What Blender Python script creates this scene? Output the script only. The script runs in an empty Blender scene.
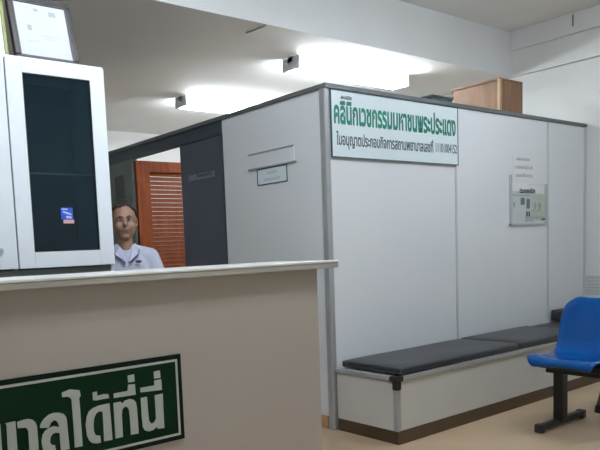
import bpy, bmesh, math, random
from mathutils import Vector, Matrix
random.seed(7)
S = bpy.context.scene
COL = S.collection

# ------------------------------------------------------------------ camera, world, exposure
cam_data = bpy.data.cameras.new('camera')
cam_data.sensor_fit = 'HORIZONTAL'
cam_data.sensor_width = 36.0
cam_data.lens = 672.107 * 36.0 / 600.0
cam_data.shift_x = 69.652 / 600.0      # the photograph is an off-centre crop
cam_data.shift_y = 91.79 / 600.0
cam_data.clip_start = 0.02
cam = bpy.data.objects.new('camera', cam_data)
COL.objects.link(cam)
_f = Vector((0.5929650, 0.7994269, -0.0964838))
_r = Vector((0.7997980, -0.5986150, -0.0445330))
_u = Vector((0.0933576, 0.0507611, 0.9943378))
cam.matrix_world = Matrix(((_r.x, _u.x, -_f.x, -3.07478), (_r.y, _u.y, -_f.y, -3.05489), (_r.z, _u.z, -_f.z, 1.18587), (0, 0, 0, 1)))
S.camera = cam
w = bpy.data.worlds.new('world')
S.world = w
w.use_nodes = True
w.node_tree.nodes['Background'].inputs[0].default_value = (0.7, 0.8, 1.0, 1)
w.node_tree.nodes['Background'].inputs[1].default_value = 0.02
S.view_settings.view_transform = 'Standard'
S.view_settings.look = 'None'
S.view_settings.gamma = 1
S.view_settings.use_curve_mapping = False
S.view_settings.exposure = 0.0
LAMP_BACK = 74.0     # emission of the tubes over the cubicle
LAMP_ENTRY = 120.0    # emission of the tubes in front of the counter
LAMP_FRONT = 56.0    # emission of the tubes over the waiting area


# ------------------------------------------------------------------ materials
def lin(c):
    return tuple((v / 12.92 if v <= 0.04045 else ((v + 0.055) / 1.055) ** 2.4) for v in c)


def rgb(r, g, b):
    return lin((r / 255, g / 255, b / 255))


def mat(name, col, rough=0.5, metal=0.0, var=0.04, scale=6.0, spec=0.5, bump=0.0, bscale=80.0, coat=0.0):
    m = bpy.data.materials.new(name)
    m.use_nodes = True
    nt = m.node_tree
    b = nt.nodes['Principled BSDF']
    b.inputs['Roughness'].default_value = rough
    b.inputs['Metallic'].default_value = metal
    b.inputs['Specular IOR Level'].default_value = spec
    b.inputs['Coat Weight'].default_value = coat
    tc = nt.nodes.new('ShaderNodeTexCoord')
    nz = nt.nodes.new('ShaderNodeTexNoise')
    nz.inputs['Scale'].default_value = scale
    nz.inputs['Detail'].default_value = 4
    nt.links.new(tc.outputs['Object'], nz.inputs['Vector'])
    rp = nt.nodes.new('ShaderNodeValToRGB')
    rp.color_ramp.elements[0].position = 0.3
    rp.color_ramp.elements[1].position = 0.7
    rp.color_ramp.elements[0].color = (*[max(0, c * (1 - var)) for c in col], 1)
    rp.color_ramp.elements[1].color = (*[min(1, c * (1 + var)) for c in col], 1)
    nt.links.new(nz.outputs['Fac'], rp.inputs['Fac'])
    nt.links.new(rp.outputs['Color'], b.inputs['Base Color'])
    if bump:
        n2 = nt.nodes.new('ShaderNodeTexNoise')
        n2.inputs['Scale'].default_value = bscale
        nt.links.new(tc.outputs['Object'], n2.inputs['Vector'])
        bp = nt.nodes.new('ShaderNodeBump')
        bp.inputs['Strength'].default_value = bump
        bp.inputs['Distance'].default_value = 0.004
        nt.links.new(n2.outputs['Fac'], bp.inputs['Height'])
        nt.links.new(bp.outputs['Normal'], b.inputs['Normal'])
    return m


def wood(name, c1, c2, rough=0.45, axis=(14, 14, 1.2), spec=0.4):
    m = bpy.data.materials.new(name)
    m.use_nodes = True
    nt = m.node_tree
    b = nt.nodes['Principled BSDF']
    b.inputs['Roughness'].default_value = rough
    b.inputs['Specular IOR Level'].default_value = spec
    tc = nt.nodes.new('ShaderNodeTexCoord')
    mp = nt.nodes.new('ShaderNodeMapping')
    mp.inputs['Scale'].default_value = axis
    nz = nt.nodes.new('ShaderNodeTexNoise')
    nz.inputs['Scale'].default_value = 2.5
    nz.inputs['Detail'].default_value = 6
    nz.inputs['Distortion'].default_value = 0.6
    rp = nt.nodes.new('ShaderNodeValToRGB')
    rp.color_ramp.elements[0].position = 0.3
    rp.color_ramp.elements[1].position = 0.72
    rp.color_ramp.elements[0].color = (*c1, 1)
    rp.color_ramp.elements[1].color = (*c2, 1)
    nt.links.new(tc.outputs['Object'], mp.inputs['Vector'])
    nt.links.new(mp.outputs['Vector'], nz.inputs['Vector'])
    nt.links.new(nz.outputs['Fac'], rp.inputs['Fac'])
    nt.links.new(rp.outputs['Color'], b.inputs['Base Color'])
    return m


def emit(name, col, strength):
    m = bpy.data.materials.new(name)
    m.use_nodes = True
    nt = m.node_tree
    b = nt.nodes['Principled BSDF']
    b.inputs['Base Color'].default_value = (0.9, 0.9, 0.9, 1)
    b.inputs['Emission Color'].default_value = (*col, 1)
    b.inputs['Emission Strength'].default_value = strength
    return m


def floor_mat():
    m = bpy.data.materials.new('vinyl_floor')
    m.use_nodes = True
    nt = m.node_tree
    b = nt.nodes['Principled BSDF']
    b.inputs['Roughness'].default_value = 0.42
    tc = nt.nodes.new('ShaderNodeTexCoord')
    br = nt.nodes.new('ShaderNodeTexBrick')
    br.offset = 0.0
    br.inputs['Scale'].default_value = 1.0
    br.inputs['Brick Width'].default_value = 0.6
    br.inputs['Row Height'].default_value = 0.6
    br.inputs['Mortar Size'].default_value = 0.002
    c = rgb(192, 167, 136)
    br.inputs['Color1'].default_value = (*c, 1)
    br.inputs['Color2'].default_value = (*[v * 0.96 for v in c], 1)
    br.inputs['Mortar'].default_value = (*[v * 0.8 for v in c], 1)
    nt.links.new(tc.outputs['Object'], br.inputs['Vector'])
    nz = nt.nodes.new('ShaderNodeTexNoise')
    nz.inputs['Scale'].default_value = 4
    nz.inputs['Detail'].default_value = 6
    nt.links.new(tc.outputs['Object'], nz.inputs['Vector'])
    mr = nt.nodes.new('ShaderNodeMapRange')
    mr.inputs['From Min'].default_value = 0.3
    mr.inputs['From Max'].default_value = 0.7
    mr.inputs['To Min'].default_value = 0.9
    mr.inputs['To Max'].default_value = 1.05
    nt.links.new(nz.outputs['Fac'], mr.inputs['Value'])
    mx = nt.nodes.new('ShaderNodeVectorMath')
    mx.operation = 'SCALE'
    nt.links.new(br.outputs['Color'], mx.inputs[0])
    nt.links.new(mr.outputs['Result'], mx.inputs['Scale'])
    nt.links.new(mx.outputs['Vector'], b.inputs['Base Color'])
    return m


def dark_glass():
    m = bpy.data.materials.new('tinted_glass')
    m.use_nodes = True
    nt = m.node_tree
    b = nt.nodes['Principled BSDF']
    b.inputs['Base Color'].default_value = (*rgb(26, 44, 52), 1)
    b.inputs['Roughness'].default_value = 0.04
    tr = nt.nodes.new('ShaderNodeBsdfTransparent')
    tr.inputs['Color'].default_value = (0.82, 0.9, 0.93, 1)
    mx = nt.nodes.new('ShaderNodeMixShader')
    mx.inputs['Fac'].default_value = 0.45
    nt.links.new(b.outputs['BSDF'], mx.inputs[1])
    nt.links.new(tr.outputs['BSDF'], mx.inputs[2])
    nt.links.new(mx.outputs['Shader'], nt.nodes['Material Output'].inputs['Surface'])
    return m


M = {}
M['wall'] = mat('wall_paint', rgb(226, 228, 226), 0.75, var=0.02, scale=2.0)
M['ceiling'] = mat('ceiling_paint', rgb(222, 223, 222), 0.8, var=0.03, scale=1.6)
M['floor'] = floor_mat()
M['panel'] = mat('partition_laminate', rgb(226, 229, 230), 0.4, var=0.015, scale=1.5)
M['joint'] = mat('pale_joint_strip', rgb(196, 199, 199), 0.45, var=0.02)
M['benchpanel'] = mat('bench_laminate', rgb(204, 202, 194), 0.5, var=0.03, scale=2.5)
M['alu'] = mat('aluminium', rgb(176, 178, 179), 0.4, 0.4, var=0.03)
M['rail'] = mat('shaded_grey_rail', rgb(108, 112, 114), 0.45, 0.4, var=0.03)  # backlit shade of the aluminium top rail put into its grey
M['darkrail'] = mat('blue_grey_header', rgb(62, 74, 84), 0.45, 0.1, var=0.05)
M['darkpanel'] = mat('dark_navy_laminate', rgb(78, 84, 98), 0.33, var=0.1, scale=1.0)
M['greenpanel'] = mat('dark_green_grey_panel', rgb(106, 114, 108), 0.5, var=0.1, scale=3)
M['blackgreen'] = mat('dark_green_slot', rgb(48, 56, 54), 0.4, var=0.1, scale=3)
M['skirt'] = mat('brown_skirting', rgb(78, 58, 38), 0.45, var=0.12, scale=9)
M['tanskirt'] = mat('tan_skirting', rgb(178, 140, 108), 0.5, var=0.08, scale=9)
M['counter'] = mat('counter_laminate', rgb(182, 173, 162), 0.42, var=0.02, scale=2)
M['edgeband'] = mat('grey_edge_band', rgb(178, 173, 163), 0.5, var=0.03)
M['countertop'] = mat('counter_top_laminate', rgb(232, 231, 225), 0.3, var=0.015, scale=2)
M['signgreen'] = mat('sign_green', rgb(2, 40, 20), 0.5, spec=0.15, var=0.05, scale=3)
M['signdark'] = mat('sign_edge_dark', rgb(8, 24, 15), 0.5, spec=0.15, var=0.03)
M['signwhite'] = mat('sign_white', rgb(184, 190, 181), 0.5, var=0.015)
M['leather'] = mat('black_vinyl', rgb(46, 46, 49), 0.38, var=0.12, scale=12, bump=0.25, bscale=160)
M['blackplastic'] = mat('black_plastic', rgb(26, 26, 28), 0.45, var=0.1)
M['blacksteel'] = mat('black_steel', rgb(28, 28, 28), 0.4, 0.3, var=0.1)
M['blue'] = mat('blue_plastic', rgb(0, 72, 140), 0.14, var=0.05, scale=3, spec=0.35, coat=0.1)
M['boardwhite'] = mat('sign_board_white', rgb(222, 234, 236), 0.35, var=0.01)
M['teal'] = mat('teal_lettering', rgb(20, 128, 108), 0.5, var=0.12, scale=5)
M['slate'] = mat('slate_lettering', rgb(74, 92, 96), 0.5, var=0.05)
M['ink'] = mat('dark_ink', rgb(44, 48, 52), 0.6, var=0.05)
M['greyink'] = mat('grey_ink', rgb(158, 162, 166), 0.6, var=0.03)
M['paper'] = mat('white_paper', rgb(228, 229, 228), 0.7, var=0.01)
M['certpaper'] = mat('certificate_paper', rgb(196, 197, 198), 0.7, var=0.02)
M['poster'] = mat('pale_poster', rgb(198, 204, 202), 0.5, var=0.06, scale=9)
M['postergreen'] = mat('poster_teal', rgb(88, 128, 128), 0.5, var=0.08)
M['posterolive'] = mat('poster_olive', rgb(186, 194, 178), 0.5, var=0.08, scale=20)
M['acrylic'] = mat('clear_edge', rgb(186, 193, 193), 0.2, var=0.02)
M['cab'] = mat('white_cabinet_paint', rgb(226, 231, 234), 0.35, var=0.01)
M['cabgap'] = mat('cabinet_grey_seam', rgb(150, 156, 154), 0.5, var=0.03)
M['cabgrey'] = mat('cabinet_grey_plinth', rgb(120, 126, 124), 0.5, var=0.04)
M['cabin'] = mat('cabinet_interior', rgb(38, 50, 55), 0.6, var=0.05)
M['glass'] = dark_glass()
M['frame'] = mat('dark_picture_frame', rgb(40, 34, 33), 0.45, var=0.1)
M['framedge'] = mat('frame_bead', rgb(84, 80, 80), 0.45, 0.2, var=0.05)
M['lime'] = mat('lime_edge', rgb(124, 132, 64), 0.5, var=0.06)
M['lampbody'] = mat('lamp_enamel', rgb(214, 216, 218), 0.4, var=0.02)
M['tube'] = emit('tube_glow', (0.90, 0.97, 1.03), LAMP_BACK)
M['tubefront'] = emit('tube_glow_front', (0.86, 0.95, 1.06), LAMP_FRONT)
M['tubeentry'] = emit('tube_glow_entry', (0.86, 0.95, 1.06), LAMP_ENTRY)
M['louvre'] = wood('red_brown_wood', rgb(108, 54, 28), rgb(136, 72, 40), 0.6, spec=0.12)
M['ply'] = wood('brown_plywood', rgb(112, 80, 56), rgb(138, 102, 74), 0.55)
M['plyedge'] = wood('pale_wood_edge', rgb(168, 136, 104), rgb(184, 154, 122), 0.55)
M['darkgreen'] = mat('dark_green_steel', rgb(56, 70, 66), 0.5, var=0.08)
M['skin'] = mat('skin', rgb(150, 116, 94), 0.55, var=0.05, scale=20)
M['hair'] = mat('black_hair', rgb(34, 30, 28), 0.5, var=0.25, scale=40)
M['shirt'] = mat('white_uniform_cotton', rgb(186, 188, 206), 0.8, var=0.03, scale=25, bump=0.15, bscale=60)
M['navy'] = mat('navy_trim', rgb(52, 58, 88), 0.7, var=0.05)
M['eye'] = mat('eye_white', rgb(170, 160, 150), 0.3, var=0.01)
M['lip'] = mat('lip', rgb(140, 84, 74), 0.5, var=0.05)
M['patchblue'] = mat('patch_blue', rgb(48, 84, 190), 0.4, var=0.15, scale=30)
M['patchpink'] = mat('patch_pink', rgb(220, 160, 160), 0.5, var=0.05)
M['patchpale'] = mat('patch_pale_blue', rgb(190, 206, 240), 0.5, var=0.05)
M['nameplate'] = mat('grey_teal_nameplate', rgb(112, 128, 134), 0.4, var=0.06, scale=20)
M['stoolwood'] = wood('stool_wood', rgb(96, 70, 52), rgb(124, 92, 70), 0.5)
M['conduit'] = mat('grey_conduit', rgb(168, 170, 172), 0.5, var=0.03)
M['vent'] = mat('white_vent_plastic', rgb(218, 220, 219), 0.45, var=0.02)
M['ventdark'] = mat('vent_shadow_gap', rgb(192, 195, 195), 0.6, var=0.02)


# ------------------------------------------------------------------ mesh helpers
def bm_new():
    return bmesh.new()


def box(bm, x0, x1, y0, y1, z0, z1, bev=0.0, seg=2):
    vs = [bm.verts.new((x, y, z)) for x in (x0, x1) for y in (y0, y1) for z in (z0, z1)]
    f = [(0, 1, 3, 2), (4, 6, 7, 5), (0, 4, 5, 1), (2, 3, 7, 6), (0, 2, 6, 4), (1, 5, 7, 3)]
    faces = [bm.faces.new([vs[i] for i in q]) for q in f]
    bmesh.ops.recalc_face_normals(bm, faces=faces)
    if bev:
        es = set(e for q in faces for e in q.edges)
        bmesh.ops.bevel(bm, geom=list(es), offset=bev, segments=seg, affect='EDGES', profile=0.5)
    return vs


def tube(bm, pts, rad, n=10, caps=True):
    pts = [Vector(p) for p in pts]
    rings = []
    for i, p in enumerate(pts):
        d = (pts[min(i + 1, len(pts) - 1)] - pts[max(i - 1, 0)]).normalized()
        a = Vector((0, 0, 1)) if abs(d.z) < 0.9 else Vector((1, 0, 0))
        s = d.cross(a).normalized()
        t = s.cross(d)
        r = rad[i] if isinstance(rad, (list, tuple)) else rad
        rings.append([bm.verts.new(p + r * (math.cos(2 * math.pi * k / n) * s + math.sin(2 * math.pi * k / n) * t)) for k in range(n)])
    for a, b in zip(rings, rings[1:]):
        for k in range(n):
            bm.faces.new((a[k], a[(k + 1) % n], b[(k + 1) % n], b[k]))
    if caps:
        bm.faces.new(rings[0])
        bm.faces.new(rings[-1][::-1])


def sphere(bm, c, r, sc=(1, 1, 1), u=20, v=14, rot=None):
    m = Matrix.Translation(c) @ (rot.to_4x4() if rot else Matrix()) @ Matrix.Diagonal((sc[0] * r, sc[1] * r, sc[2] * r, 1))
    bmesh.ops.create_uvsphere(bm, u_segments=u, v_segments=v, radius=1, matrix=m)


def poly_xz(bm, pts, y0, y1):
    """a flat outline in the x-z plane given a small real thickness from y0 (front) to y1"""
    vs0 = [bm.verts.new((x, y0, z)) for x, z in pts]
    vs1 = [bm.verts.new((x, y1, z)) for x, z in pts]
    bm.faces.new(vs0)
    bm.faces.new(vs1[::-1])
    n = len(pts)
    for i in range(n):
        bm.faces.new((vs0[i], vs1[i], vs1[(i + 1) % n], vs0[(i + 1) % n]))


ORG = {}


def setp(o, label=None, cat=None, group=None, kind=None):
    if label:
        o['label'] = label
    if cat:
        o['category'] = cat
    if group:
        o['group'] = group
    if kind:
        o['kind'] = kind


def thing(name, loc, label, cat, group=None, rotz=0.0):
    o = bpy.data.objects.new(name, None)
    o.empty_display_size = 0.1
    COL.objects.link(o)
    o.location = loc
    o.rotation_euler = (0, 0, rotz)
    ORG[o] = Vector(loc)
    setp(o, label, cat, group)
    return o


def obj(name, bm, m, parent=None, smooth=False, org=None, local=False, **kw):
    """link a bmesh as ONE mesh; coordinates are world ones unless local"""
    if parent is not None:
        o0 = Vector((0, 0, 0)) if local else ORG[parent]
    else:
        o0 = Vector(org) if org is not None else Vector((0, 0, 0))
    bmesh.ops.recalc_face_normals(bm, faces=bm.faces[:])
    bmesh.ops.translate(bm, verts=bm.verts, vec=-o0)
    me = bpy.data.meshes.new(name)
    bm.to_mesh(me)
    bm.free()
    me.materials.append(m)
    if smooth:
        for p in me.polygons:
            p.use_smooth = True
        try:
            me.set_sharp_from_angle(angle=math.radians(40))
        except Exception:
            pass
    o = bpy.data.objects.new(name, me)
    COL.objects.link(o)
    if parent is not None:
        o.parent = parent
        ORG[o] = o0 if local is False else Vector((0, 0, 0))
    else:
        o.location = o0
        ORG[o] = o0
    setp(o, **kw)
    return o


def boxo(name, b, m, parent=None, bev=0.0, **kw):
    bm = bm_new()
    box(bm, *b, bev=bev)
    return obj(name, bm, m, parent, **kw)


def struct(name, bm, m):
    o = obj(name, bm, m)
    o['kind'] = 'structure'
    return o


def copy_tree(o, parent=None):
    c = o.copy()
    COL.objects.link(c)
    if parent is not None:
        c.parent = parent
    for ch in list(o.children):
        copy_tree(ch, c)
    return c


def apply_mods(o):
    dg = bpy.context.evaluated_depsgraph_get()
    dg.update()
    me = bpy.data.meshes.new_from_object(o.evaluated_get(dg))
    o.modifiers.clear()
    o.data = me
    return o


def text_mesh(body, offset=0.0, stretch=None):
    """the glyphs of a line as (verts, faces) in a 0..1 x 0..1 box"""
    cu = bpy.data.curves.new('lettering', 'FONT')
    cu.body = body
    cu.size = 1
    cu.offset = offset
    cu.resolution_u = 4
    t = bpy.data.objects.new('lettering', cu)
    COL.objects.link(t)
    dg = bpy.context.evaluated_depsgraph_get()
    dg.update()
    me = bpy.data.meshes.new_from_object(t.evaluated_get(dg))
    bpy.data.objects.remove(t)
    return me


def text_on(name, body, m, parent, fn, offset=0.0, ybase=True):
    """fn maps (u,v,k) with u,v in the line's unit box and k=0 front / 1 back to a world point"""
    me = text_mesh(body, offset)
    xs = [v.co.x for v in me.vertices]
    ys = [v.co.y for v in me.vertices]
    x0, x1, y0, y1 = min(xs), max(xs), min(ys), max(ys)
    bm = bm_new()
    vs = [bm.verts.new(fn((v.co.x - x0) / (x1 - x0), (v.co.y - y0) / (y1 - y0), 0)) for v in me.vertices]
    for p in me.polygons:
        try:
            bm.faces.new([vs[i] for i in p.vertices])
        except ValueError:
            pass
    r = bmesh.ops.extrude_face_region(bm, geom=bm.faces[:])
    off = Vector(fn(0, 0, 1)) - Vector(fn(0, 0, 0))
    nv = [g for g in r['geom'] if isinstance(g, bmesh.types.BMVert)]
    bmesh.ops.translate(bm, verts=nv, vec=off)
    bpy.data.meshes.remove(me)
    return obj(name, bm, m, parent)


def front_text(name, body, m, parent, x0, x1, z0, z1, y, offset=0.0):
    return text_on(name, body, m, parent, lambda u, v, k: (x0 + u * (x1 - x0), y - 0.0012 * (1 - k), z0 + v * (z1 - z0)), offset)


def side_text(name, body, m, parent, y0, y1, z0, z1, x, offset=0.0):
    """on a face looking towards -x: reads from larger y to smaller y"""
    return text_on(name, body, m, parent, lambda u, v, k: (x - 0.0012 * (1 - k), y0 + u * (y1 - y0), z0 + v * (z1 - z0)), offset)


# ------------------------------------------------------------------ the room
XL, XR, YF, YB = -4.6, 3.33, -5.6, 4.75
HC, HS = 3.19, 2.77
YS = 0.69
bm = bm_new(); box(bm, XL, XR, YF, YB, -0.1, 0.0); struct('floor', bm, M['floor'])
bm = bm_new(); box(bm, XL, XR, YF, YB, HC, HC + 0.1); struct('ceiling', bm, M['ceiling'])
bm = bm_new(); box(bm, XL, XR, YS, YB, HS, HC); struct('ceiling_slab', bm, M['ceiling'])
bm = bm_new(); box(bm, XR, XR + 0.12, YF, YB, 0, HC); struct('wall_right', bm, M['wall'])
bm = bm_new(); box(bm, XL - 0.12, XL, YF, YB, 0, HC); struct('wall_left', bm, M['wall'])
bm = bm_new(); box(bm, XL, XR, YB, YB + 0.12, 0, HC); struct('wall_back', bm, M['wall'])
bm = bm_new(); box(bm, XL, XR, YF - 0.12, YF, 0, HC); struct('wall_front', bm, M['wall'])
# stepped beam running along the right wall
bm = bm_new()
box(bm, XR - 0.05, XR, YF, YS, HS, 3.01)
box(bm, XR - 0.09, XR, YF, YS, 3.01, HC)
struct('trim_1', bm, M['ceiling'])

# ------------------------------------------------------------------ cubicle partition (origin at its outer corner)
H = 2.2
p = thing('cubicle_partition', (0, 0, 0), 'white office partition with grey top rail forming the cubicle behind the black bench', 'partition')
PT = 0.045
ex = [0.015, 1.34, 2.66, 3.325]
for i in range(3):
    boxo('panel', (ex[i] + 0.011, ex[i + 1] - 0.011, 0.0, PT, 0.0, H - 0.03), M['panel'], p)
for xx in ex[1:3]:
    boxo('joint_strip', (xx - 0.010, xx + 0.010, -0.006, PT, 0.0, H - 0.03), M['joint'], p, bev=0.003)
boxo('end_post', (3.295, 3.328, -0.008, PT, 0, H - 0.03), M['joint'], p, bev=0.004)
boxo('corner_post', (-0.018, 0.026, -0.010, 0.04, 0, H - 0.03), M['alu'], p, bev=0.008)
boxo('top_rail', (-0.012, 3.328, -0.014, PT + 0.01, H - 0.03, H), M['rail'], p, bev=0.004)
boxo('top_rail', (-0.014, PT + 0.01, 0.04, 4.2, H - 0.03, H), M['rail'], p, bev=0.004)
boxo('side_panel', (0.0, PT, 0.04, 1.09, 0.0, H - 0.03), M['panel'], p)
boxo('door_header', (0.0, PT, 1.09, 4.2, 2.07, H - 0.03), M['darkrail'], p, bev=0.003)
boxo('jamb', (-0.006, PT + 0.01, 1.085, 1.105, 0, 2.07), M['darkrail'], p, bev=0.003)
boxo('jamb', (-0.006, PT + 0.01, 2.50, 2.60, 0, 2.07), M['greenpanel'], p, bev=0.004)
boxo('end_panel', (0.0, PT, 2.60, 4.2, 0, 2.07), M['greenpanel'], p)
bm = bm_new()
for y0 in (2.68, 3.05, 3.45):
    box(bm, -0.008, 0.0, y0, y0 + 0.17, 0.25, 1.95, bev=0.003)
obj('slot_strip', bm, M['blackgreen'], p)
boxo('skirting', (-0.012, 0.0, 0.05, 1.085, 0, 0.085), M['tanskirt'], p, bev=0.003)

# dark sliding door
d = thing('sliding_door', (0.03, 1.11, 0.0), 'dark navy door panel with grey nameplate in the side of the cubicle', 'door')
boxo('leaf', (0.012, 0.05, 1.106, 1.705, 0.006, 2.066), M['darkpanel'], d, bev=0.003)
np_ = boxo('nameplate', (0.006, 0.012, 1.225, 1.585, 1.768, 1.815), M['nameplate'], d, bev=0.001)
side_text('lettering', 'ห้องตรวจโรค', M['ink'], np_, 1.46, 1.25, 1.786, 1.816, 0.006, 0.01)

# louvered door, open into the cubicle
d = thing('louvered_door', (0.05, 2.45, 0.0), 'red-brown wooden louvered door standing open behind the person', 'door')
boxo('stile', (0.015, 0.155, 2.455, 2.495, 0.01, 2.055), M['louvre'], d, bev=0.003)
boxo('stile', (0.66, 0.785, 2.455, 2.495, 0.01, 2.055), M['louvre'], d, bev=0.003)
boxo('rail', (0.155, 0.66, 2.457, 2.493, 1.955, 2.055), M['louvre'], d, bev=0.003)
boxo('rail', (0.155, 0.66, 2.457, 2.493, 0.95, 1.03), M['louvre'], d, bev=0.003)
boxo('rail', (0.155, 0.66, 2.457, 2.493, 0.01, 0.16), M['louvre'], d, bev=0.003)
for z0, z1 in ((1.03, 1.955), (0.16, 0.95)):
    bm = bm_new()
    n = int((z1 - z0) / 0.04)
    for k in range(n):
        z = z0 + (k + 0.5) * (z1 - z0) / n
        q = [(2.458, z - 0.014), (2.462, z - 0.02), (2.492, z + 0.014), (2.488, z + 0.02)]
        a = [bm.verts.new((0.155, y, zz)) for y, zz in q]
        b = [bm.verts.new((0.66, y, zz)) for y, zz in q]
        bm.faces.new(a); bm.faces.new(b[::-1])
        for i in range(4):
            bm.faces.new((a[i], b[i], b[(i + 1) % 4], a[(i + 1) % 4]))
    obj('louvers', bm, M['louvre'], d)

# wooden cupboard and dark cabinet behind the front run
c = thing('wooden_cupboard', (2.3, 0.35, 0), 'brown wooden cupboard whose top rises above the partition at the right', 'cupboard')
bm = bm_new()
box(bm, 2.14, 2.475, 0.135, 0.57, 0.0, 2.49, bev=0.004)
obj('carcass', bm, M['ply'], c)
boxo('edge_strip', (2.128, 2.158, 0.12, 0.142, 0.0, 2.495), M['plyedge'], c, bev=0.002)
boxo('top_board', (2.13, 2.485, 0.125, 0.58, 2.49, 2.508), M['ply'], c, bev=0.003)
boxo('door', (2.16, 2.472, 0.118, 0.134, 0.06, 2.485), M['ply'], c, bev=0.003)
c = thing('steel_cabinet', (1.6, 0.45, 0), 'dark green cabinet just showing over the partition left of the wooden cupboard', 'cabinet')
boxo('carcass', (1.47, 1.74, 0.30, 0.64, 0.0, 2.325), M['darkgreen'], c, bev=0.004)
boxo('top_board', (1.46, 1.75, 0.29, 0.65, 2.325, 2.34), M['darkgreen'], c, bev=0.003)

# ------------------------------------------------------------------ clinic sign on the partition
s = thing('clinic_sign', (0.69, -0.012, 1.75), 'wide white clinic sign with green Thai lettering under the top rail', 'sign')
boxo('board', (0.032, 1.352, -0.014, -0.007, 1.75, 2.165), M['boardwhite'], s, bev=0.002)
bm = bm_new()
for a in ((0.030, 1.354, 1.748, 1.754), (0.030, 1.354, 2.161, 2.167), (0.030, 0.036, 1.748, 2.167), (1.348, 1.354, 1.748, 2.167)):
    box(bm, a[0], a[1], -0.017, -0.007, a[2], a[3])
obj('border', bm, M['slate'], s)
front_text('headline', 'คลินิกเวชกรรมมหาชนพระประแดง', M['teal'], s, 0.057, 1.325, 1.955, 2.108, -0.0142, 0.032)
front_text('licence_line', 'ใบอนุญาตประกอบกิจการสถานพยาบาลเลขที่', M['slate'], s, 0.075, 1.055, 1.800, 1.915, -0.0142, 0.02)
front_text('licence_number', '11101004152', M['slate'], s, 1.085, 1.337, 1.832, 1.897, -0.0142, 0.006)
front_text('small_line', 'สหคลินิก', M['ink'], s, 0.122, 0.221, 2.112, 2.136, -0.0142, 0.012)

# notice board and paper on the second panel
s = thing('notice_board', (2.34, -0.01, 1.30), 'clear-framed pale notice board with small pictures on the partition', 'notice')


def nb(name, x0, x1, z0, z1, m, y0=-0.0085, y1=-0.006):
    return boxo(name, (x0, x1, y0, y1, z0, z1), m, s)


nb('backing', 2.07, 2.612, 1.309, 1.632, M['poster'], -0.006, -0.001)
bm = bm_new()
box(bm, 2.058, 2.071, -0.02, -0.001, 1.298, 1.70); box(bm, 2.610, 2.619, -0.016, -0.001, 1.298, 1.64)
box(bm, 2.058, 2.619, -0.016, -0.001, 1.298, 1.310)
obj('holder', bm, M['acrylic'], s)
nb('header_paper', 2.075, 2.34, 1.572, 1.634, M['paper'])
nb('header_paper', 2.342, 2.585, 1.557, 1.627, M['paper'])
front_text('heading', 'ประกาศคลินิก', M['ink'], s, 2.20, 2.44, 1.558, 1.60, -0.0088, 0.03)
nb('picture', 2.22, 2.28, 1.463, 1.521, M['postergreen'])
nb('picture', 2.105, 2.13, 1.443, 1.483, M['greyink'])
nb('picture', 2.31, 2.36, 1.433, 1.513, M['nameplate'])
nb('picture', 2.425, 2.455, 1.428, 1.478, M['greyink'])
nb('picture', 2.495, 2.535, 1.428, 1.478, M['greyink'])
nb('olive_patch', 2.39, 2.606, 1.343, 1.556, M['posterolive'], -0.0075, -0.006)
nb('picture', 2.307, 2.324, 1.368, 1.408, M['ink'])
nb('picture', 2.342, 2.359, 1.368, 1.408, M['ink'])
bm = bm_new()
for z, a, b in ((1.538, 2.09, 2.36), (1.413, 2.37, 2.54), (1.358, 2.29, 2.59), (1.343, 2.29, 2.41), (1.328, 2.29, 2.41)):
    box(bm, a, b, -0.009, -0.0062, z, z + 0.006)
obj('text_lines', bm, M['greyink'], s)
nb('footer_mark', 2.545, 2.60, 1.336, 1.348, M['ink'], -0.009, -0.0062)
s = thing('paper_notice', (2.28, -0.004, 1.66), 'white paper with faint grey lines taped above the notice board', 'paper')
boxo('sheet', (2.125, 2.435, -0.003, -0.0005, 1.66, 1.87), M['paper'], s)
front_text('line', 'แพทย์หญิง', M['greyink'], s, 2.165, 2.365, 1.818, 1.850, -0.0032, 0.01)
front_text('line', 'นายแพทย์ประจำ', M['greyink'], s, 2.15, 2.41, 1.755, 1.790, -0.0032, 0.004)
front_text('line', 'เวลาทำการ', M['greyink'], s, 2.16, 2.405, 1.69, 1.722, -0.0032, 0.006)

# nameplate holder and small notice on the side panel
s = thing('plate_holder', (-0.006, 0.53, 1.75), 'white plate between two grey strips on the side of the cubicle', 'nameplate')
boxo('plate', (-0.005, -0.0005, 0.30, 0.765, 1.758, 1.870), M['panel'], s)
boxo('strip', (-0.010, -0.0005, 0.30, 0.775, 1.862, 1.872), M['conduit'], s, bev=0.002)
boxo('strip', (-0.014, -0.0005, 0.280, 0.780, 1.756, 1.767), M['conduit'], s, bev=0.002)
s = thing('small_notice', (-0.004, 0.53, 1.64), 'small white notice with green border below the plate on the cubicle side', 'notice')
boxo('sheet', (-0.003, -0.0005, 0.378, 0.688, 1.643, 1.754), M['boardwhite'], s)
bm = bm_new()
for a in ((0.373, 0.692, 1.639, 1.646), (0.373, 0.692, 1.748, 1.755), (0.373, 0.380, 1.639, 1.755), (0.685, 0.692, 1.639, 1.755)):
    box(bm, -0.005, -0.001, a[0], a[1], a[2], a[3])
obj('border', bm, M['slate'], s)
side_text('lettering', 'กรุณา', M['acrylic'], s, 0.58, 0.48, 1.702, 1.727, -0.003, 0.005)
side_text('lettering', 'ถอดรองเท้า', M['acrylic'], s, 0.62, 0.45, 1.665, 1.689, -0.003, 0.005)

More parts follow.
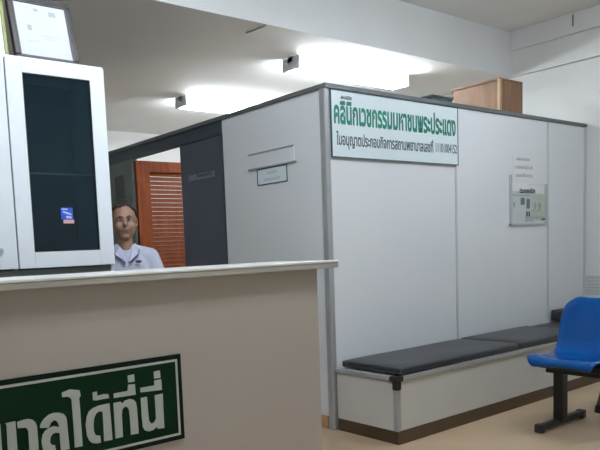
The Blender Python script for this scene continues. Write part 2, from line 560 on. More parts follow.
# ------------------------------------------------------------------ bench along the partition
D = 0.51
b = thing('wall_bench', (1.6, -0.27, 0), 'white boxed bench with metal edging and brown plinth along the partition', 'bench')
boxo('plinth', (0.012, 3.3, -D, -0.02, 0.0, 0.081), M['skirt'], b, bev=0.002)
boxo('front_panel', (0.02, 3.3, -D + 0.006, -D + 0.024, 0.081, 0.388), M['benchpanel'], b)
boxo('end_panel', (0.010, 0.028, -D + 0.02, -0.02, 0.081, 0.388), M['benchpanel'], b)
boxo('seat_board', (0.02, 3.3, -D + 0.01, -0.02, 0.388, 0.404), M['panel'], b)
boxo('edge_rail', (0.055, 3.3, -D - 0.006, -D + 0.022, 0.382, 0.411), M['alu'], b, bev=0.004)
boxo('edge_rail', (0.0, 0.028, -D + 0.05, -0.013, 0.382, 0.411), M['alu'], b, bev=0.004)
boxo('corner_post', (0.002, 0.034, -D - 0.004, -D + 0.028, 0.081, 0.35), M['alu'], b, bev=0.005)
bm = bm_new()
box(bm, -0.004, 0.06, -D - 0.009, -D + 0.055, 0.378, 0.4115, bev=0.008)
box(bm, -0.002, 0.038, -D - 0.008, -D + 0.032, 0.33, 0.386, bev=0.006)
obj('corner_connector', bm, M['blackplastic'], b, smooth=True)


def cushion(name, x0, x1, y0, y1, z0, z1, label, cat, group=None):
    bm = bm_new()
    nx, ny = max(6, int((x1 - x0) / 0.06)), 10
    r = 0.016

    def sheet(top):
        g = []
        for i in range(nx + 1):
            row = []
            for j in range(ny + 1):
                u, v = i / nx, j / ny
                x, y = x0 + u * (x1 - x0), y0 + v * (y1 - y0)
                e = min(u, 1 - u) * (x1 - x0), min(v, 1 - v) * (y1 - y0)
                k = min(1, min(e) / 0.05)
                if top:
                    z = z1 - 0.010 * (1 - k) ** 2 + 0.0025 * math.sin(9 * x + 2) * math.sin(11 * y) * k
                else:
                    z = z0
                row.append(bm.verts.new((x, y, z)))
            g.append(row)
        for i in range(nx):
            for j in range(ny):
                q = (g[i][j], g[i + 1][j], g[i + 1][j + 1], g[i][j + 1])
                bm.faces.new(q if top else q[::-1])
        return g
    t, o = sheet(True), sheet(False)
    ring = lambda g: [g[i][0] for i in range(nx)] + [g[nx][j] for j in range(ny)] + [g[i][ny] for i in range(nx, 0, -1)] + [g[0][j] for j in range(ny, 0, -1)]
    a, c = ring(t), ring(o)
    for i in range(len(a)):
        bm.faces.new((a[i], c[i], c[(i + 1) % len(a)], a[(i + 1) % len(a)]))
    bm.normal_update()
    es = [e for e in bm.edges if len(e.link_faces) == 2 and e.calc_face_angle() > 0.7]
    bmesh.ops.bevel(bm, geom=es, offset=0.011, segments=3, affect='EDGES', profile=0.5)
    cz = thing(name, ((x0 + x1) / 2, (y0 + y1) / 2, z0), label, cat, group)
    obj('cover', bm, M['leather'], cz, smooth=True)
    zs = z0 + 0.012
    bm = bm_new()
    pts = [(x0 + 0.008, y0 - 0.001, zs), (x1 - 0.008, y0 - 0.001, zs), (x1 + 0.001, y0 + 0.008, zs), (x1 + 0.001, y1 - 0.008, zs),
           (x1 - 0.008, y1 + 0.001, zs), (x0 + 0.008, y1 + 0.001, zs), (x0 - 0.001, y1 - 0.008, zs), (x0 - 0.001, y0 + 0.008, zs), (x0 + 0.008, y0 - 0.001, zs)]
    tube(bm, pts, 0.003, 6)
    obj('piping', bm, M['leather'], cz, smooth=True)
    return cz


G = 'black cushions on the bench'
cushion('bench_cushion', 0.045, 1.315, -D + 0.0, -0.03, 0.413, 0.464, 'long black vinyl bench cushion at the near left end of the bench', 'cushion', G)
cushion('bench_cushion', 1.325, 2.235, -D + 0.0, -0.03, 0.413, 0.467, 'black vinyl bench cushion in the middle of the bench', 'cushion', G)
cushion('bench_cushion', 2.25, 3.28, -D + 0.0, -0.03, 0.413, 0.455, 'black vinyl bench cushion at the far end behind the blue chair', 'cushion', G)
bm = bm_new()
box(bm, 2.69, 3.28, -0.10, -0.012, 0.458, 0.55, bev=0.012, seg=3)
o = obj('back_bolster', bm, M['leather'], None, smooth=True, org=(2.98, -0.06, 0.458))
setp(o, 'low black block standing at the far end of the bench against the partition', 'bolster')

# ------------------------------------------------------------------ white vent on the right wall
v = thing('wall_vent', (XR, 0.0, 0.655), 'white slatted vent on the right wall above the blue chair', 'vent')
bm = bm_new()
for a in ((-0.24, 0.105, 0.655, 0.67), (-0.24, 0.105, 0.815, 0.831), (-0.24, -0.225, 0.655, 0.831), (0.09, 0.105, 0.655, 0.831)):
    box(bm, XR - 0.016, XR - 0.001, a[0], a[1], a[2], a[3], bev=0.002)
obj('frame', bm, M['vent'], v)
bm = bm_new()
for k in range(5):
    z = 0.680 + k * 0.030
    box(bm, XR - 0.013, XR - 0.004, -0.225, 0.09, z, z + 0.021)
obj('slats', bm, M['vent'], v)
boxo('backing', (XR - 0.004, XR - 0.001, -0.225, 0.09, 0.67, 0.815), M['ventdark'], v)

# ------------------------------------------------------------------ blue seat on its beam
c = thing('beam_chair', (1.04, -1.06, 0), 'glossy blue plastic shell chair on a black steel beam at the right', 'chair')
prof = [(0.815, 0.398, 0.36), (0.802, 0.418, 0.385), (0.809, 0.440, 0.41), (0.838, 0.450, 0.45), (0.90, 0.446, 0.485), (0.98, 0.434, 0.505),
        (1.07, 0.424, 0.515), (1.15, 0.422, 0.50), (1.205, 0.432, 0.49), (1.245, 0.462, 0.485), (1.268, 0.51, 0.49), (1.285, 0.57, 0.495),
        (1.302, 0.63, 0.49), (1.318, 0.69, 0.475), (1.333, 0.735, 0.445), (1.346, 0.765, 0.40), (1.36, 0.778, 0.36), (1.376, 0.774, 0.35), (1.386, 0.755, 0.345)]
bm = bm_new()
NV = 18
rows = []
for i, (x, z, wd) in enumerate(prof):
    a = Vector(prof[max(i - 1, 0)][:2]); q = Vector(prof[min(i + 1, len(prof) - 1)][:2])
    tg = (q - a).normalized()
    nrm = Vector((-tg.y, tg.x))
    row = []
    for j in range(NV + 1):
        t = 2 * j / NV - 1
        curl = (abs(t) ** 3) * (0.022 if i < 9 else 0.03)
        if i > 14:
            curl *= 0.3
        edge = -0.016 * max(0, (abs(t) - 0.88) / 0.12) ** 2
        k = curl + edge
        row.append(bm.verts.new((x + nrm.x * k, -1.06 + t * wd / 2, z + 0.012 + nrm.y * k)))
    rows.append(row)
for a, q in zip(rows, rows[1:]):
    for j in range(NV):
        bm.faces.new((a[j], a[j + 1], q[j + 1], q[j]))
o = obj('seat_shell', bm, M['blue'], c, smooth=True)
md = o.modifiers.new('solid', 'SOLIDIFY'); md.thickness = 0.007; md.offset = -1
md = o.modifiers.new('sub', 'SUBSURF'); md.levels = 2; md.render_levels = 2
apply_mods(o)
for pp in o.data.polygons:
    pp.use_smooth = True
bm = bm_new()
box(bm, 0.90, 1.21, -1.27, -0.875, 0.385, 0.425, bev=0.006)
obj('seat_bracket', bm, M['blacksteel'], c)
boxo('beam', (1.02, 1.08, -2.2, -0.86, 0.335, 0.386), M['blacksteel'], c, bev=0.005)
boxo('post', (1.022, 1.092, -0.968, -0.908, 0.03, 0.336), M['blacksteel'], c, bev=0.005)
boxo('foot_bar', (0.80, 1.33, -0.958, -0.918, 0.012, 0.05), M['blacksteel'], c, bev=0.006)
for x0 in (0.787, 1.30):
    boxo('foot_cap', (x0, x0 + 0.045, -0.964, -0.912, 0.0, 0.054), M['blackplastic'], c, bev=0.008)
boxo('post', (1.022, 1.092, -2.15, -2.09, 0.03, 0.336), M['blacksteel'], c, bev=0.005)
boxo('foot_bar', (0.775, 1.325, -2.14, -2.10, 0.0, 0.05), M['blacksteel'], c, bev=0.006)

# stool leg showing at the right edge
s = thing('wooden_stool', (1.67, -1.07, 0), 'brown wooden stool with black feet at the right edge behind the blue chair', 'stool')
bm = bm_new()
bmesh.ops.create_cone(bm, cap_ends=True, segments=28, radius1=0.155, radius2=0.165, depth=0.035, matrix=Matrix.Translation((1.67, -1.07, 0.30)))
obj('seat', bm, M['stoolwood'], s, smooth=True)
for k in range(4):
    a = math.radians(45 + 90 * k + 8)
    top = Vector((1.67 + 0.11 * math.cos(a), -1.07 + 0.11 * math.sin(a), 0.285))
    bot = Vector((1.67 + 0.18 * math.cos(a), -1.07 + 0.18 * math.sin(a), 0.05))
    bm = bm_new(); tube(bm, [top, bot], [0.024, 0.019], 12); l = obj('leg', bm, M['stoolwood'], s, smooth=True)
    bm = bm_new(); tube(bm, [bot, bot + Vector((0.005 * math.cos(a), 0.005 * math.sin(a), -0.05))], [0.024, 0.027], 12); obj('rubber_foot', bm, M['blackplastic'], l, smooth=True)

# ------------------------------------------------------------------ reception counter
CY = -0.85
c = thing('reception_counter', (-1.9, -0.65, 0), 'cream reception counter with a pale overhanging top at the front left', 'counter')
boxo('front_panel', (-3.8, -0.942, CY, CY + 0.02, 0.0, 1.092), M['counter'], c)
boxo('end_panel', (-0.962, -0.942, CY + 0.02, -0.47, 0.0, 1.092), M['counter'], c)
boxo('back_panel', (-3.8, -0.962, -0.49, -0.47, 0.08, 1.092), M['counter'], c)
boxo('countertop', (-3.82, -0.828, CY - 0.028, -0.455, 1.115, 1.126), M['countertop'], c, bev=0.003)
boxo('edge_band', (-3.818, -0.830, CY - 0.0265, -0.457, 1.092, 1.115), M['edgeband'], c, bev=0.002)

GL = {'a1': [(-2.387, 0.656), (-2.354, 0.657), (-2.354, 0.62), (-2.354, 0.558), (-2.354, 0.523), (-2.385, 0.523), (-2.386, 0.565), (-2.384, 0.648)],
      'a2': [(-2.348, 0.653), (-2.331, 0.656), (-2.312, 0.657), (-2.297, 0.652), (-2.287, 0.641), (-2.282, 0.626), (-2.282, 0.543), (-2.282, 0.523), (-2.313, 0.523), (-2.314, 0.55), (-2.313, 0.615), (-2.316, 0.624), (-2.322, 0.629), (-2.348, 0.632)],
      'b1': [(-2.272, 0.618), (-2.269, 0.631), (-2.257, 0.646), (-2.24, 0.657), (-2.221, 0.661), (-2.201, 0.658), (-2.185, 0.651), (-2.177, 0.639), (-2.175, 0.627), (-2.173, 0.56), (-2.172, 0.523), (-2.171, 0.523), (-2.203, 0.523), (-2.204, 0.526), (-2.204, 0.602), (-2.206, 0.621), (-2.213, 0.632), (-2.222, 0.635), (-2.232, 0.629), (-2.237, 0.62), (-2.242, 0.612)],
      'b2': [(-2.242, 0.611), (-2.224, 0.615), (-2.205, 0.608), (-2.204, 0.587), (-2.218, 0.591), (-2.229, 0.589), (-2.237, 0.58), (-2.241, 0.564), (-2.238, 0.555), (-2.232, 0.55), (-2.224, 0.548), (-2.222, 0.531), (-2.223, 0.523), (-2.255, 0.524), (-2.266, 0.535), (-2.269, 0.554), (-2.27, 0.573), (-2.265, 0.592), (-2.256, 0.604)],
      'c': [(-2.186, 0.726), (-2.156, 0.733), (-2.12, 0.724), (-2.118, 0.704), (-2.124, 0.697), (-2.123, 0.656), (-2.123, 0.523), (-2.152, 0.524), (-2.152, 0.635), (-2.153, 0.697), (-2.158, 0.704), (-2.167, 0.709), (-2.186, 0.71)],
      'd1': [(-2.009, 0.658), (-2.007, 0.594), (-2.006, 0.522), (-2.039, 0.523), (-2.038, 0.58), (-2.038, 0.632), (-2.051, 0.636), (-2.063, 0.63), (-2.073, 0.613), (-2.077, 0.587), (-2.076, 0.567), (-2.071, 0.552), (-2.053, 0.547), (-2.052, 0.521), (-2.068, 0.521), (-2.085, 0.526), (-2.096, 0.537), (-2.104, 0.558), (-2.106, 0.596), (-2.1, 0.625), (-2.091, 0.642), (-2.074, 0.652), (-2.05, 0.657)],
      'd2': [(-2.072, 0.708), (-2.055, 0.709), (-2.054, 0.693), (-2.03, 0.695), (-2.011, 0.692), (-2.009, 0.677), (-2.037, 0.678), (-2.06, 0.677), (-2.072, 0.68)],
      'e1': [(-1.993, 0.656), (-1.963, 0.656), (-1.959, 0.648), (-1.946, 0.657), (-1.926, 0.66), (-1.911, 0.655), (-1.901, 0.643), (-1.898, 0.616), (-1.897, 0.524), (-1.93, 0.525), (-1.93, 0.593), (-1.932, 0.622), (-1.939, 0.633), (-1.949, 0.634), (-1.959, 0.626), (-1.962, 0.606), (-1.963, 0.524), (-1.993, 0.524), (-1.993, 0.591)],
      'e2': [(-1.99, 0.691), (-1.933, 0.691), (-1.929, 0.714), (-1.901, 0.712), (-1.9, 0.672), (-1.99, 0.674)],
      'e3': [(-1.929, 0.748), (-1.902, 0.749), (-1.901, 0.722), (-1.928, 0.722)],
      'f1': [(-1.88, 0.656), (-1.853, 0.656), (-1.852, 0.6), (-1.85, 0.563), (-1.841, 0.55), (-1.828, 0.553), (-1.819, 0.566), (-1.819, 0.601), (-1.82, 0.656), (-1.784, 0.657), (-1.785, 0.595), (-1.785, 0.523), (-1.814, 0.525), (-1.818, 0.533), (-1.836, 0.524), (-1.854, 0.523), (-1.87, 0.53), (-1.878, 0.545), (-1.88, 0.591)],
      'f2': [(-1.879, 0.694), (-1.819, 0.694), (-1.818, 0.713), (-1.787, 0.713), (-1.787, 0.672), (-1.879, 0.677)],
      'f3': [(-1.818, 0.747), (-1.791, 0.748), (-1.79, 0.719), (-1.818, 0.72)]}
s = thing('counter_sign', (-2.2, CY, 0.46), 'dark green sign with bold pale Thai letters on the counter front', 'sign')
SX0, SX1, SZ0, SZ1 = -2.82, -1.693, 0.463, 0.800
boxo('plate', (SX0, SX1, CY - 0.006, CY - 0.0005, SZ0, SZ1), M['signdark'], s, bev=0.001)
boxo('green_field', (SX0 + 0.006, SX1 - 0.006, CY - 0.0068, CY - 0.005, SZ0 + 0.006, SZ1 - 0.006), M['signdark'], s)
boxo('field', (SX0 + 0.03, SX1 - 0.03, CY - 0.0074, CY - 0.005, SZ0 + 0.03, SZ1 - 0.03), M['signgreen'], s)
bm = bm_new()
i0, i1 = 0.0185, 0.0275
for a in ((SX0 + i0, SX1 - i0, SZ0 + i0, SZ0 + i1), (SX0 + i0, SX1 - i0, SZ1 - i1, SZ1 - i0), (SX0 + i0, SX0 + i1, SZ0 + i1, SZ1 - i1), (SX1 - i1, SX1 - i0, SZ0 + i1, SZ1 - i1)):
    box(bm, a[0], a[1], CY - 0.0085, CY - 0.0062, a[2], a[3])
obj('white_border', bm, M['signwhite'], s)
groups = [('a1', 'a2'), ('b1', 'b2'), ('c',), ('d1', 'd2'), ('e1', 'e2', 'e3'), ('f1', 'f2', 'f3')]
for g in groups:
    bm = bm_new()
    for k in g:
        poly_xz(bm, GL[k], CY - 0.0092, CY - 0.0066)
    obj('letter', bm, M['signwhite'], s)
# earlier letters of the line, outside the frame to the left
bm = bm_new()
poly_xz(bm, [(x - 0.62, z) for x, z in GL['f1']], CY - 0.0092, CY - 0.0066)
obj('letter', bm, M['signwhite'], s)

# ------------------------------------------------------------------ white display cabinet behind the counter
c = thing('display_cabinet', (-2.0, 0.19, 0), 'tall white cabinet with a dark glass door behind the counter', 'cabinet')
XA, XM, XB = -2.49, -2.006, -1.518
ZB, ZT = 1.150, 2.100
bm = bm_new()
box(bm, XB - 0.018, XB, 0.0, 0.38, 0.0, ZT + 0.004, bev=0.006)
box(bm, XA, XA + 0.018, 0.0, 0.38, 0.0, ZT + 0.004)
box(bm, XM - 0.009, XM + 0.009, 0.025, 0.38, 0.06, ZT - 0.02)
box(bm, XA, XB, 0.365, 0.38, 0.0, ZT)
obj('carcass', bm, M['cab'], c)
boxo('top_board', (XA - 0.004, XB + 0.002, -0.002, 0.38, ZT - 0.014, ZT + 0.006), M['cab'], c, bev=0.005)
boxo('middle_rail', (XA + 0.018, XB - 0.018, 0.004, 0.36, 1.02, ZB - 0.006), M['cabgrey'], c)
boxo('inner_lining', (XA + 0.02, XB - 0.02, 0.355, 0.364, ZB, ZT - 0.02), M['cabin'], c)
boxo('inner_lining', (XA + 0.02, XB - 0.02, 0.03, 0.36, ZB, ZB + 0.008), M['cabin'], c)
boxo('lower_door', (XA + 0.004, XM - 0.002, -0.018, 0.0, 0.07, 1.02), M['cab'], c, bev=0.003)
boxo('lower_door', (XM + 0.002, XB - 0.004, -0.018, 0.0, 0.07, 1.02), M['cab'], c, bev=0.003)
boxo('plinth', (XA, XB, 0.0, 0.02, 0.0, 0.07), M['cabgrey'], c)
# right upper door: frame around a tinted pane
GX0, GX1, GZ0, GZ1 = -1.928, -1.597, 1.223, 2.032
dr = boxo('upper_door', (XM + 0.003, GX0, -0.018, 0.002, ZB, ZT - 0.008), M['cab'], c, bev=0.002)
bm = bm_new()
box(bm, GX1, XB - 0.004, -0.018, 0.002, ZB, ZT - 0.008, bev=0.002)
box(bm, GX0, GX1, -0.018, 0.002, ZB, GZ0)
box(bm, GX0, GX1, -0.018, 0.002, GZ1, ZT - 0.008)
bm2 = bm_new(); bm2.from_mesh(dr.data)
me_tmp = bpy.data.meshes.new('tmp'); bmesh.ops.translate(bm, verts=bm.verts, vec=-ORG[c]); bm.to_mesh(me_tmp); bm.free()
bm2.from_mesh(me_tmp); bm2.to_mesh(dr.data); bm2.free(); bpy.data.meshes.remove(me_tmp)
boxo('glass_pane', (GX0 - 0.003, GX1 + 0.003, -0.008, -0.003, GZ0 - 0.003, GZ1 + 0.003), M['glass'], dr)
bm = bm_new()
for a in ((GX0 - 0.001, GX0 + 0.005, GZ0, GZ1), (GX1 - 0.005, GX1 + 0.001, GZ0, GZ1), (GX0, GX1, GZ0, GZ0 + 0.005), (GX0, GX1, GZ1 - 0.005, GZ1)):
    box(bm, a[0], a[1], -0.014, -0.008, a[2], a[3])
obj('gasket', bm, M['blackplastic'], dr)
boxo('shelf', (XM + 0.012, XB - 0.02, 0.004, 0.355, 1.582, 1.590), M['cab'], c)
ld = boxo('upper_door', (XA + 0.004, XM - 0.003, -0.018, 0.002, ZB, ZT - 0.008), M['cab'], c, bev=0.003)
bm = bm_new()
bmesh.ops.create_cone(bm, cap_ends=True, segments=20, radius1=0.011, radius2=0.011, depth=0.01, matrix=Matrix.Translation((-2.085, -0.023, 1.235)) @ Matrix.Rotation(math.pi / 2, 4, 'X'))
obj('lock', bm, M['alu'], ld, smooth=True)
s = thing('glass_patch', (-1.752, -0.0085, 1.350), 'small blue and pink patch on the dark glass cabinet door', 'sticker')  # flat blue, pink and pale pieces on the front of the pane
boxo('blue_field', (-1.785, -1.725, -0.0092, -0.0082, 1.372, 1.428), M['patchblue'], s)
boxo('pink_band', (-1.775, -1.721, -0.0093, -0.0082, 1.354, 1.371), M['patchpink'], s)
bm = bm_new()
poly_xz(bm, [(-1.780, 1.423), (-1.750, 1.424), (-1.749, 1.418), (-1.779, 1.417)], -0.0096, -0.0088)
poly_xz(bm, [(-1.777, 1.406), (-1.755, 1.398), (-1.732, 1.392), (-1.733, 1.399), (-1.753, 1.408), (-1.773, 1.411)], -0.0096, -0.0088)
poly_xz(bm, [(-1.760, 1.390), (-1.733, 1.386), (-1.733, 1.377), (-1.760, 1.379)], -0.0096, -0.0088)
obj('pale_figure', bm, M['patchpale'], s)


# framed certificate leaning on top of the cabinet
def frame_at(name, loc, lean, label, cat, rz=0.0):
    o = thing(name, loc, label, cat)
    o.rotation_euler = (-lean, 0, rz)
    return o


f = frame_at('certificate_frame', (-1.755, 0.085, ZT + 0.011), math.radians(15), 'dark-framed white certificate leaning on top of the white cabinet', 'picture frame')
FW, FH, FB = 0.318, 0.335, 0.027
bm = bm_new()
for a in ((-FW / 2, FW / 2, 0, FB), (-FW / 2, FW / 2, FH - FB, FH), (-FW / 2, -FW / 2 + FB, FB, FH - FB), (FW / 2 - FB, FW / 2, FB, FH - FB)):
    box(bm, a[0], a[1], -0.014, 0.016, a[2], a[3], bev=0.005)
obj('frame', bm, M['frame'], f, local=True)
bm = bm_new()
q = FB - 0.001
for a in ((-FW / 2 + q, FW / 2 - q, q, q + 0.005), (-FW / 2 + q, FW / 2 - q, FH - q - 0.005, FH - q), (-FW / 2 + q, -FW / 2 + q + 0.005, q, FH - q), (FW / 2 - q - 0.005, FW / 2 - q, q, FH - q)):
    box(bm, a[0], a[1], -0.011, 0.0, a[2], a[3])
obj('bead', bm, M['framedge'], f, local=True)
boxo('certificate', (-FW / 2 + 0.02, FW / 2 - 0.02, -0.004, 0.006, 0.02, FH - 0.02), M['certpaper'], f, local=True)
for a in ((-0.03, -0.012, 0.268, 0.281), (0.042, 0.076, 0.252, 0.276), (-0.075, -0.055, 0.165, 0.19)):
    boxo('seal', (a[0], a[1], -0.0052, -0.003, a[2], a[3]), M['greyink'], f, local=True)
bm = bm_new()
for z, a, b in ((0.142, -0.01, 0.07), (0.125, 0.0, 0.05), (0.108, -0.09, -0.03)):
    box(bm, a, b, -0.0046, -0.003, z, z + 0.003)
obj('text_lines', bm, M['acrylic'], f, local=True)
boxo('backboard', (-FW / 2 + 0.01, FW / 2 - 0.01, 0.006, 0.018, 0.01, FH - 0.01), M['ply'], f, local=True)
f = frame_at('lime_edged_board', (-2.085, 0.11, ZT + 0.0085), math.radians(8), 'white board with a lime green edge left of the certificate', 'board')
boxo('face', (-0.13, 0.13, -0.008, 0.008, 0.0, 0.30), M['paper'], f, local=True)
bm = bm_new()
box(bm, 0.13, 0.148, -0.010, 0.012, 0.0, 0.30, bev=0.003); box(bm, -0.148, -0.13, -0.010, 0.012, 0.0, 0.30, bev=0.003)
box(bm, -0.13, 0.13, -0.010, 0.012, 0.282, 0.30); box(bm, -0.13, 0.13, -0.010, 0.012, 0.0, 0.012)
obj('edge', bm, M['lime'], f, local=True)


# ------------------------------------------------------------------ ceiling lamps
def make_lamp(loc, L, label, tubemat, group, zdrop):
    """twin-tube batten with end plates; loc is the middle of its top, on the ceiling"""
    x, y, z = loc
    t = thing('fluorescent_lamp', loc, label, 'ceiling lamp', group)
    h = L / 2
    boxo('housing', (x - h, x + h, y - 0.035, y + 0.035, z - 0.055, z - 0.0005), M['lampbody'], t, bev=0.006)
    for s in (-1, 1):
        e0, e1 = sorted((x + s * h, x + s * (h - 0.022)))
        bm = bm_new()
        box(bm, e0, e1, y - 0.10, y + 0.10, z - 0.110, z - 0.004, bev=0.006)
        obj('end_plate', bm, M['lampbody'], t)
    for s in (-1, 1):
        bm = bm_new()
        tube(bm, [(x - h + 0.024, y + s * 0.075, z - 0.085), (x + h - 0.024, y + s * 0.075, z - 0.085)], 0.019, 10)
        obj('tube', bm, tubemat, t, smooth=True)
    return t


G = 'fluorescent ceiling lamps'
make_lamp((1.53, 1.21, HS), 1.42, 'bright fluorescent lamp on the ceiling right above the clinic sign', M['tube'], G, 0)
make_lamp((1.46, 2.79, HS), 1.42, 'bright fluorescent lamp farther back, above the dark door', M['tube'], G, 0)
make_lamp((1.35, -1.55, HC), 1.53, 'fluorescent lamp over the waiting area, outside the picture', M['tubefront'], G, 0)
make_lamp((-1.6, -1.35, HC), 1.53, 'fluorescent lamp in front of the reception counter, outside the picture', M['tubeentry'], G, 0)

# thin cable on the slab near the beam, conduit clip on the right beam
bm = bm_new()
tube(bm, [(0.120, 0.90, HS - 0.004), (0.127, 0.84, HS - 0.006), (0.132, 0.78, HS - 0.005), (0.136, 0.72, HS - 0.007), (0.134, 0.69, HS - 0.002)], 0.006, 8)
o = obj('cable', bm, M['conduit'], None, smooth=True, org=(0.13, 0.8, HS)); setp(o, 'short grey cable on the ceiling at the edge of the beam', 'cable')
bm = bm_new()
tube(bm, [(XR - 0.096, 0.075, 3.07), (XR - 0.096, 0.075, 3.17)], 0.006, 8)
o = obj('cable_drop', bm, M['rail'], None, smooth=True, org=(XR - 0.096, 0.075, 3.07)); setp(o, 'short dark cable stub on the right-hand ceiling beam', 'cable')


# ------------------------------------------------------------------ the person behind the counter
P = thing('person', (-1.145, 0.57, 0), 'person in a white short-sleeved uniform shirt standing behind the counter', 'person', rotz=math.radians(-25))
P.scale = (0.91, 0.98, 1.002)
# local frame: facing -y, floor at 0, total height about 1.52


def cone(bm, a, b, ra, rb, n=16):
    a, b = Vector(a), Vector(b)
    d = (b - a).normalized()
    k = 5
    pts = [a.lerp(b, i / k) for i in range(k + 1)]
    tube(bm, pts, [ra + (rb - ra) * i / k for i in range(k + 1)], n)
    sphere(bm, a, ra, u=16, v=10)
    sphere(bm, b, rb, u=16, v=10)


def ell(bm, c, r):
    sphere(bm, c, 1.0, r, 24, 16)


def fuse(o, vox, it=4, fac=0.5):
    md = o.modifiers.new('r', 'REMESH'); md.mode = 'VOXEL'; md.voxel_size = vox; md.use_smooth_shade = True
    md = o.modifiers.new('s', 'SMOOTH'); md.iterations = it; md.factor = fac
    apply_mods(o)
    for q in o.data.polygons:
        q.use_smooth = True


SH = 1.205          # shoulder height
HZ = 1.392          # head centre
bm = bm_new()
ell(bm, (0, 0.008, HZ + 0.022), (0.078, 0.095, 0.096))            # cranium
ell(bm, (0, -0.016, HZ - 0.035), (0.071, 0.073, 0.078))           # face
ell(bm, (0, -0.045, HZ - 0.088), (0.034, 0.034, 0.026))           # chin
cone(bm, (0, -0.088, HZ + 0.012), (0, -0.103, HZ - 0.022), 0.009, 0.0135)   # nose
for sx in (-1, 1):
    ell(bm, (sx * 0.080, 0.008, HZ - 0.008), (0.010, 0.020, 0.031))         # ears
    ell(bm, (sx * 0.036, -0.074, HZ - 0.032), (0.026, 0.012, 0.026))        # cheeks
    ell(bm, (sx * 0.028, -0.081, HZ + 0.022), (0.024, 0.010, 0.008))        # brow
cone(bm, (0, 0.012, 1.19), (0, -0.002, HZ - 0.06), 0.052, 0.047)            # neck
ell(bm, (0, 0.01, 1.09), (0.155, 0.098, 0.135))
ell(bm, (0, 0.005, 0.93), (0.130, 0.092, 0.15))
ell(bm, (0, 0.01, 0.80), (0.155, 0.105, 0.12))
for sx in (-1, 1):
    sh, el, wr = (sx * 0.158, 0.01, 1.165), (sx * 0.245, -0.03, 0.945), (sx * 0.185, -0.20, 0.815)
    cone(bm, (sx * 0.04, 0.012, 1.205), sh, 0.045, 0.050)
    cone(bm, sh, el, 0.047, 0.036)
    cone(bm, el, wr, 0.035, 0.023)
    pc = Vector((sx * 0.172, -0.250, 0.79))
    ell(bm, pc, (0.036, 0.045, 0.016))
    for k, (ox, ln) in enumerate(((-0.027, 0.050), (-0.009, 0.062), (0.009, 0.058), (0.026, 0.044))):
        a = pc + Vector((ox, -0.038, 0))
        m1 = a + Vector((0, -ln * 0.6, -0.004)); e = m1 + Vector((0, -ln * 0.4, -0.016))
        cone(bm, a, m1, 0.0085, 0.008, 8); cone(bm, m1, e, 0.008, 0.0068, 8)
    a = pc + Vector((-sx * 0.028, 0.012, 0)); m1 = a + Vector((-sx * 0.024, -0.024, -0.006)); e = m1 + Vector((-sx * 0.006, -0.028, -0.006))
    cone(bm, a, m1, 0.0105, 0.0095, 8); cone(bm, m1, e, 0.0095, 0.008, 8)
    cone(bm, (sx * 0.085, 0.01, 0.76), (sx * 0.085, 0.0, 0.42), 0.085, 0.052)
    cone(bm, (sx * 0.085, 0.0, 0.42), (sx * 0.085, 0.02, 0.08), 0.050, 0.033)
    ell(bm, (sx * 0.088, -0.04, 0.036), (0.040, 0.115, 0.036))
body = obj('body', bm, M['skin'], P, local=True)
fuse(body, 0.0055, 3, 0.5)
# hair: a cap over the skull, open at the face, with a low bun
bm = bm_new()
sphere(bm, (0, 0.016, HZ + 0.024), 1.0, (0.083, 0.100, 0.101), 64, 44)
kill = []
for v in bm.verts:
    ax, y, z = abs(v.co.x), v.co.y, v.co.z - HZ
    line = 0.082 - 0.9 * max(0, ax - 0.012) ** 1.25 + 0.004 * math.sin(90 * v.co.x)     # parted hairline over the forehead
    if (y < 0.0 and z < line and y < -0.012 - 0.2 * (0.08 - ax)) or z < -0.055 or (y < 0.02 and z < -0.02) or (y < 0.045 and z < -0.045):
        kill.append(v)
bmesh.ops.delete(bm, geom=kill, context='VERTS')
for v in bm.verts:
    v.co += v.co.normalized() * 0.0
    v.co.x *= 1 + 0.018 * math.sin(140 * v.co.z + 60 * v.co.y)
hair = obj('hair', bm, M['hair'], P, local=True, smooth=True)
md = hair.modifiers.new('s', 'SOLIDIFY'); md.thickness = 0.007; md.offset = 1
apply_mods(hair)
bm = bm_new(); ell(bm, (0, 0.128, HZ - 0.005), (0.042, 0.036, 0.042)); obj('bun', bm, M['hair'], hair, local=True, smooth=True)
for sx in (-1, 1):
    bm = bm_new(); ell(bm, (sx * 0.029, -0.0805, HZ + 0.004), (0.0115, 0.0075, 0.0048)); e = obj('eye', bm, M['eye'], P, local=True, smooth=True)
    bm = bm_new(); ell(bm, (sx * 0.029, -0.0868, HZ + 0.004), (0.0058, 0.0034, 0.0058)); obj('iris', bm, M['hair'], e, local=True, smooth=True)
    bm = bm_new()
    tube(bm, [(sx * 0.014, -0.0925, HZ + 0.022), (sx * 0.030, -0.0905, HZ + 0.027), (sx * 0.046, -0.080, HZ + 0.021)], [0.003, 0.0035, 0.002], 8)
    obj('eyebrow', bm, M['hair'], P, local=True, smooth=True)
bm = bm_new(); ell(bm, (0, -0.0855, HZ - 0.056), (0.022, 0.0075, 0.0058)); obj('lips', bm, M['lip'], P, local=True, smooth=True)
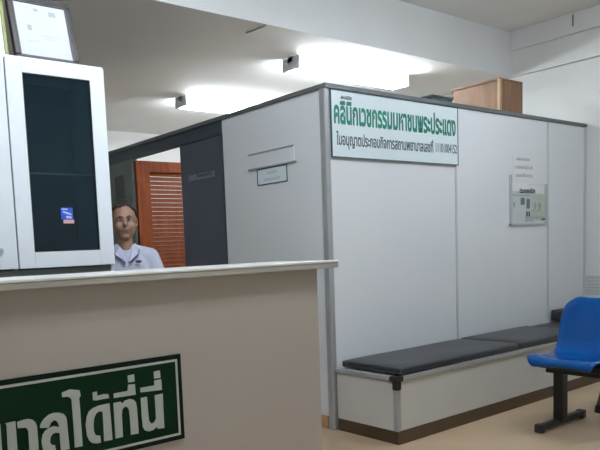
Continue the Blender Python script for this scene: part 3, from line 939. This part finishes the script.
# uniform shirt over the torso
bm = bm_new()
ell(bm, (0, 0.01, 1.09), (0.172, 0.116, 0.145))
ell(bm, (0, 0.005, 0.94), (0.156, 0.114, 0.17))
ell(bm, (0, 0.01, 0.82), (0.172, 0.122, 0.13))
for sx in (-1, 1):
    cone(bm, (sx * 0.045, 0.012, 1.200), (sx * 0.158, 0.01, 1.165), 0.057, 0.064)
    cone(bm, (sx * 0.158, 0.01, 1.165), (sx * 0.222, -0.018, 1.005), 0.064, 0.058)
shirt = obj('shirt', bm, M['shirt'], P, local=True)
fuse(shirt, 0.007, 6, 0.5)
# collar, pocket and dark trim are pieces of the shirt
for sx in (-1, 1):
    bm = bm_new()
    pts = [(sx * 0.058, 0.03, 1.262), (sx * 0.060, -0.02, 1.258), (sx * 0.040, -0.066, 1.238), (sx * 0.008, -0.106, 1.165)]
    low = [(sx * 0.078, 0.04, 1.232), (sx * 0.086, -0.03, 1.222), (sx * 0.074, -0.088, 1.192), (sx * 0.014, -0.124, 1.148)]
    a = [bm.verts.new(q) for q in pts]; b2 = [bm.verts.new(q) for q in low]
    for i in range(3):
        bm.faces.new((a[i], a[i + 1], b2[i + 1], b2[i]))
    co = obj('collar', bm, M['shirt'], shirt, local=True)
    md = co.modifiers.new('s', 'SOLIDIFY'); md.thickness = 0.006; md.offset = 0
    apply_mods(co)
    bm = bm_new(); tube(bm, [Vector(q) + Vector((0, -0.004, 0)) for q in low[1:]], 0.0032, 8); obj('collar_trim', bm, M['navy'], shirt, local=True, smooth=True)
bm = bm_new(); ell(bm, (0.070, -0.112, 1.150), (0.022, 0.006, 0.009)); obj('badge', bm, M['navy'], shirt, local=True, smooth=True)
bm = bm_new(); tube(bm, [(0.045, -0.121, 1.098), (0.10, -0.108, 1.10)], 0.0022, 6); obj('pocket_edge', bm, M['navy'], shirt, local=True)
bm = bm_new()
ell(bm, (0, 0.01, 0.79), (0.174, 0.124, 0.12))
for sx in (-1, 1):
    cone(bm, (sx * 0.085, 0.01, 0.76), (sx * 0.085, 0.0, 0.42), 0.096, 0.07)
    cone(bm, (sx * 0.085, 0.0, 0.42), (sx * 0.085, 0.015, 0.11), 0.068, 0.058)
tr = obj('trousers', bm, M['navy'], P, local=True)
fuse(tr, 0.010, 4, 0.5)
for sx in (-1, 1):
    bm = bm_new(); ell(bm, (sx * 0.088, -0.04, 0.040), (0.048, 0.125, 0.040)); obj('shoe', bm, M['blackplastic'], P, local=True, smooth=True)
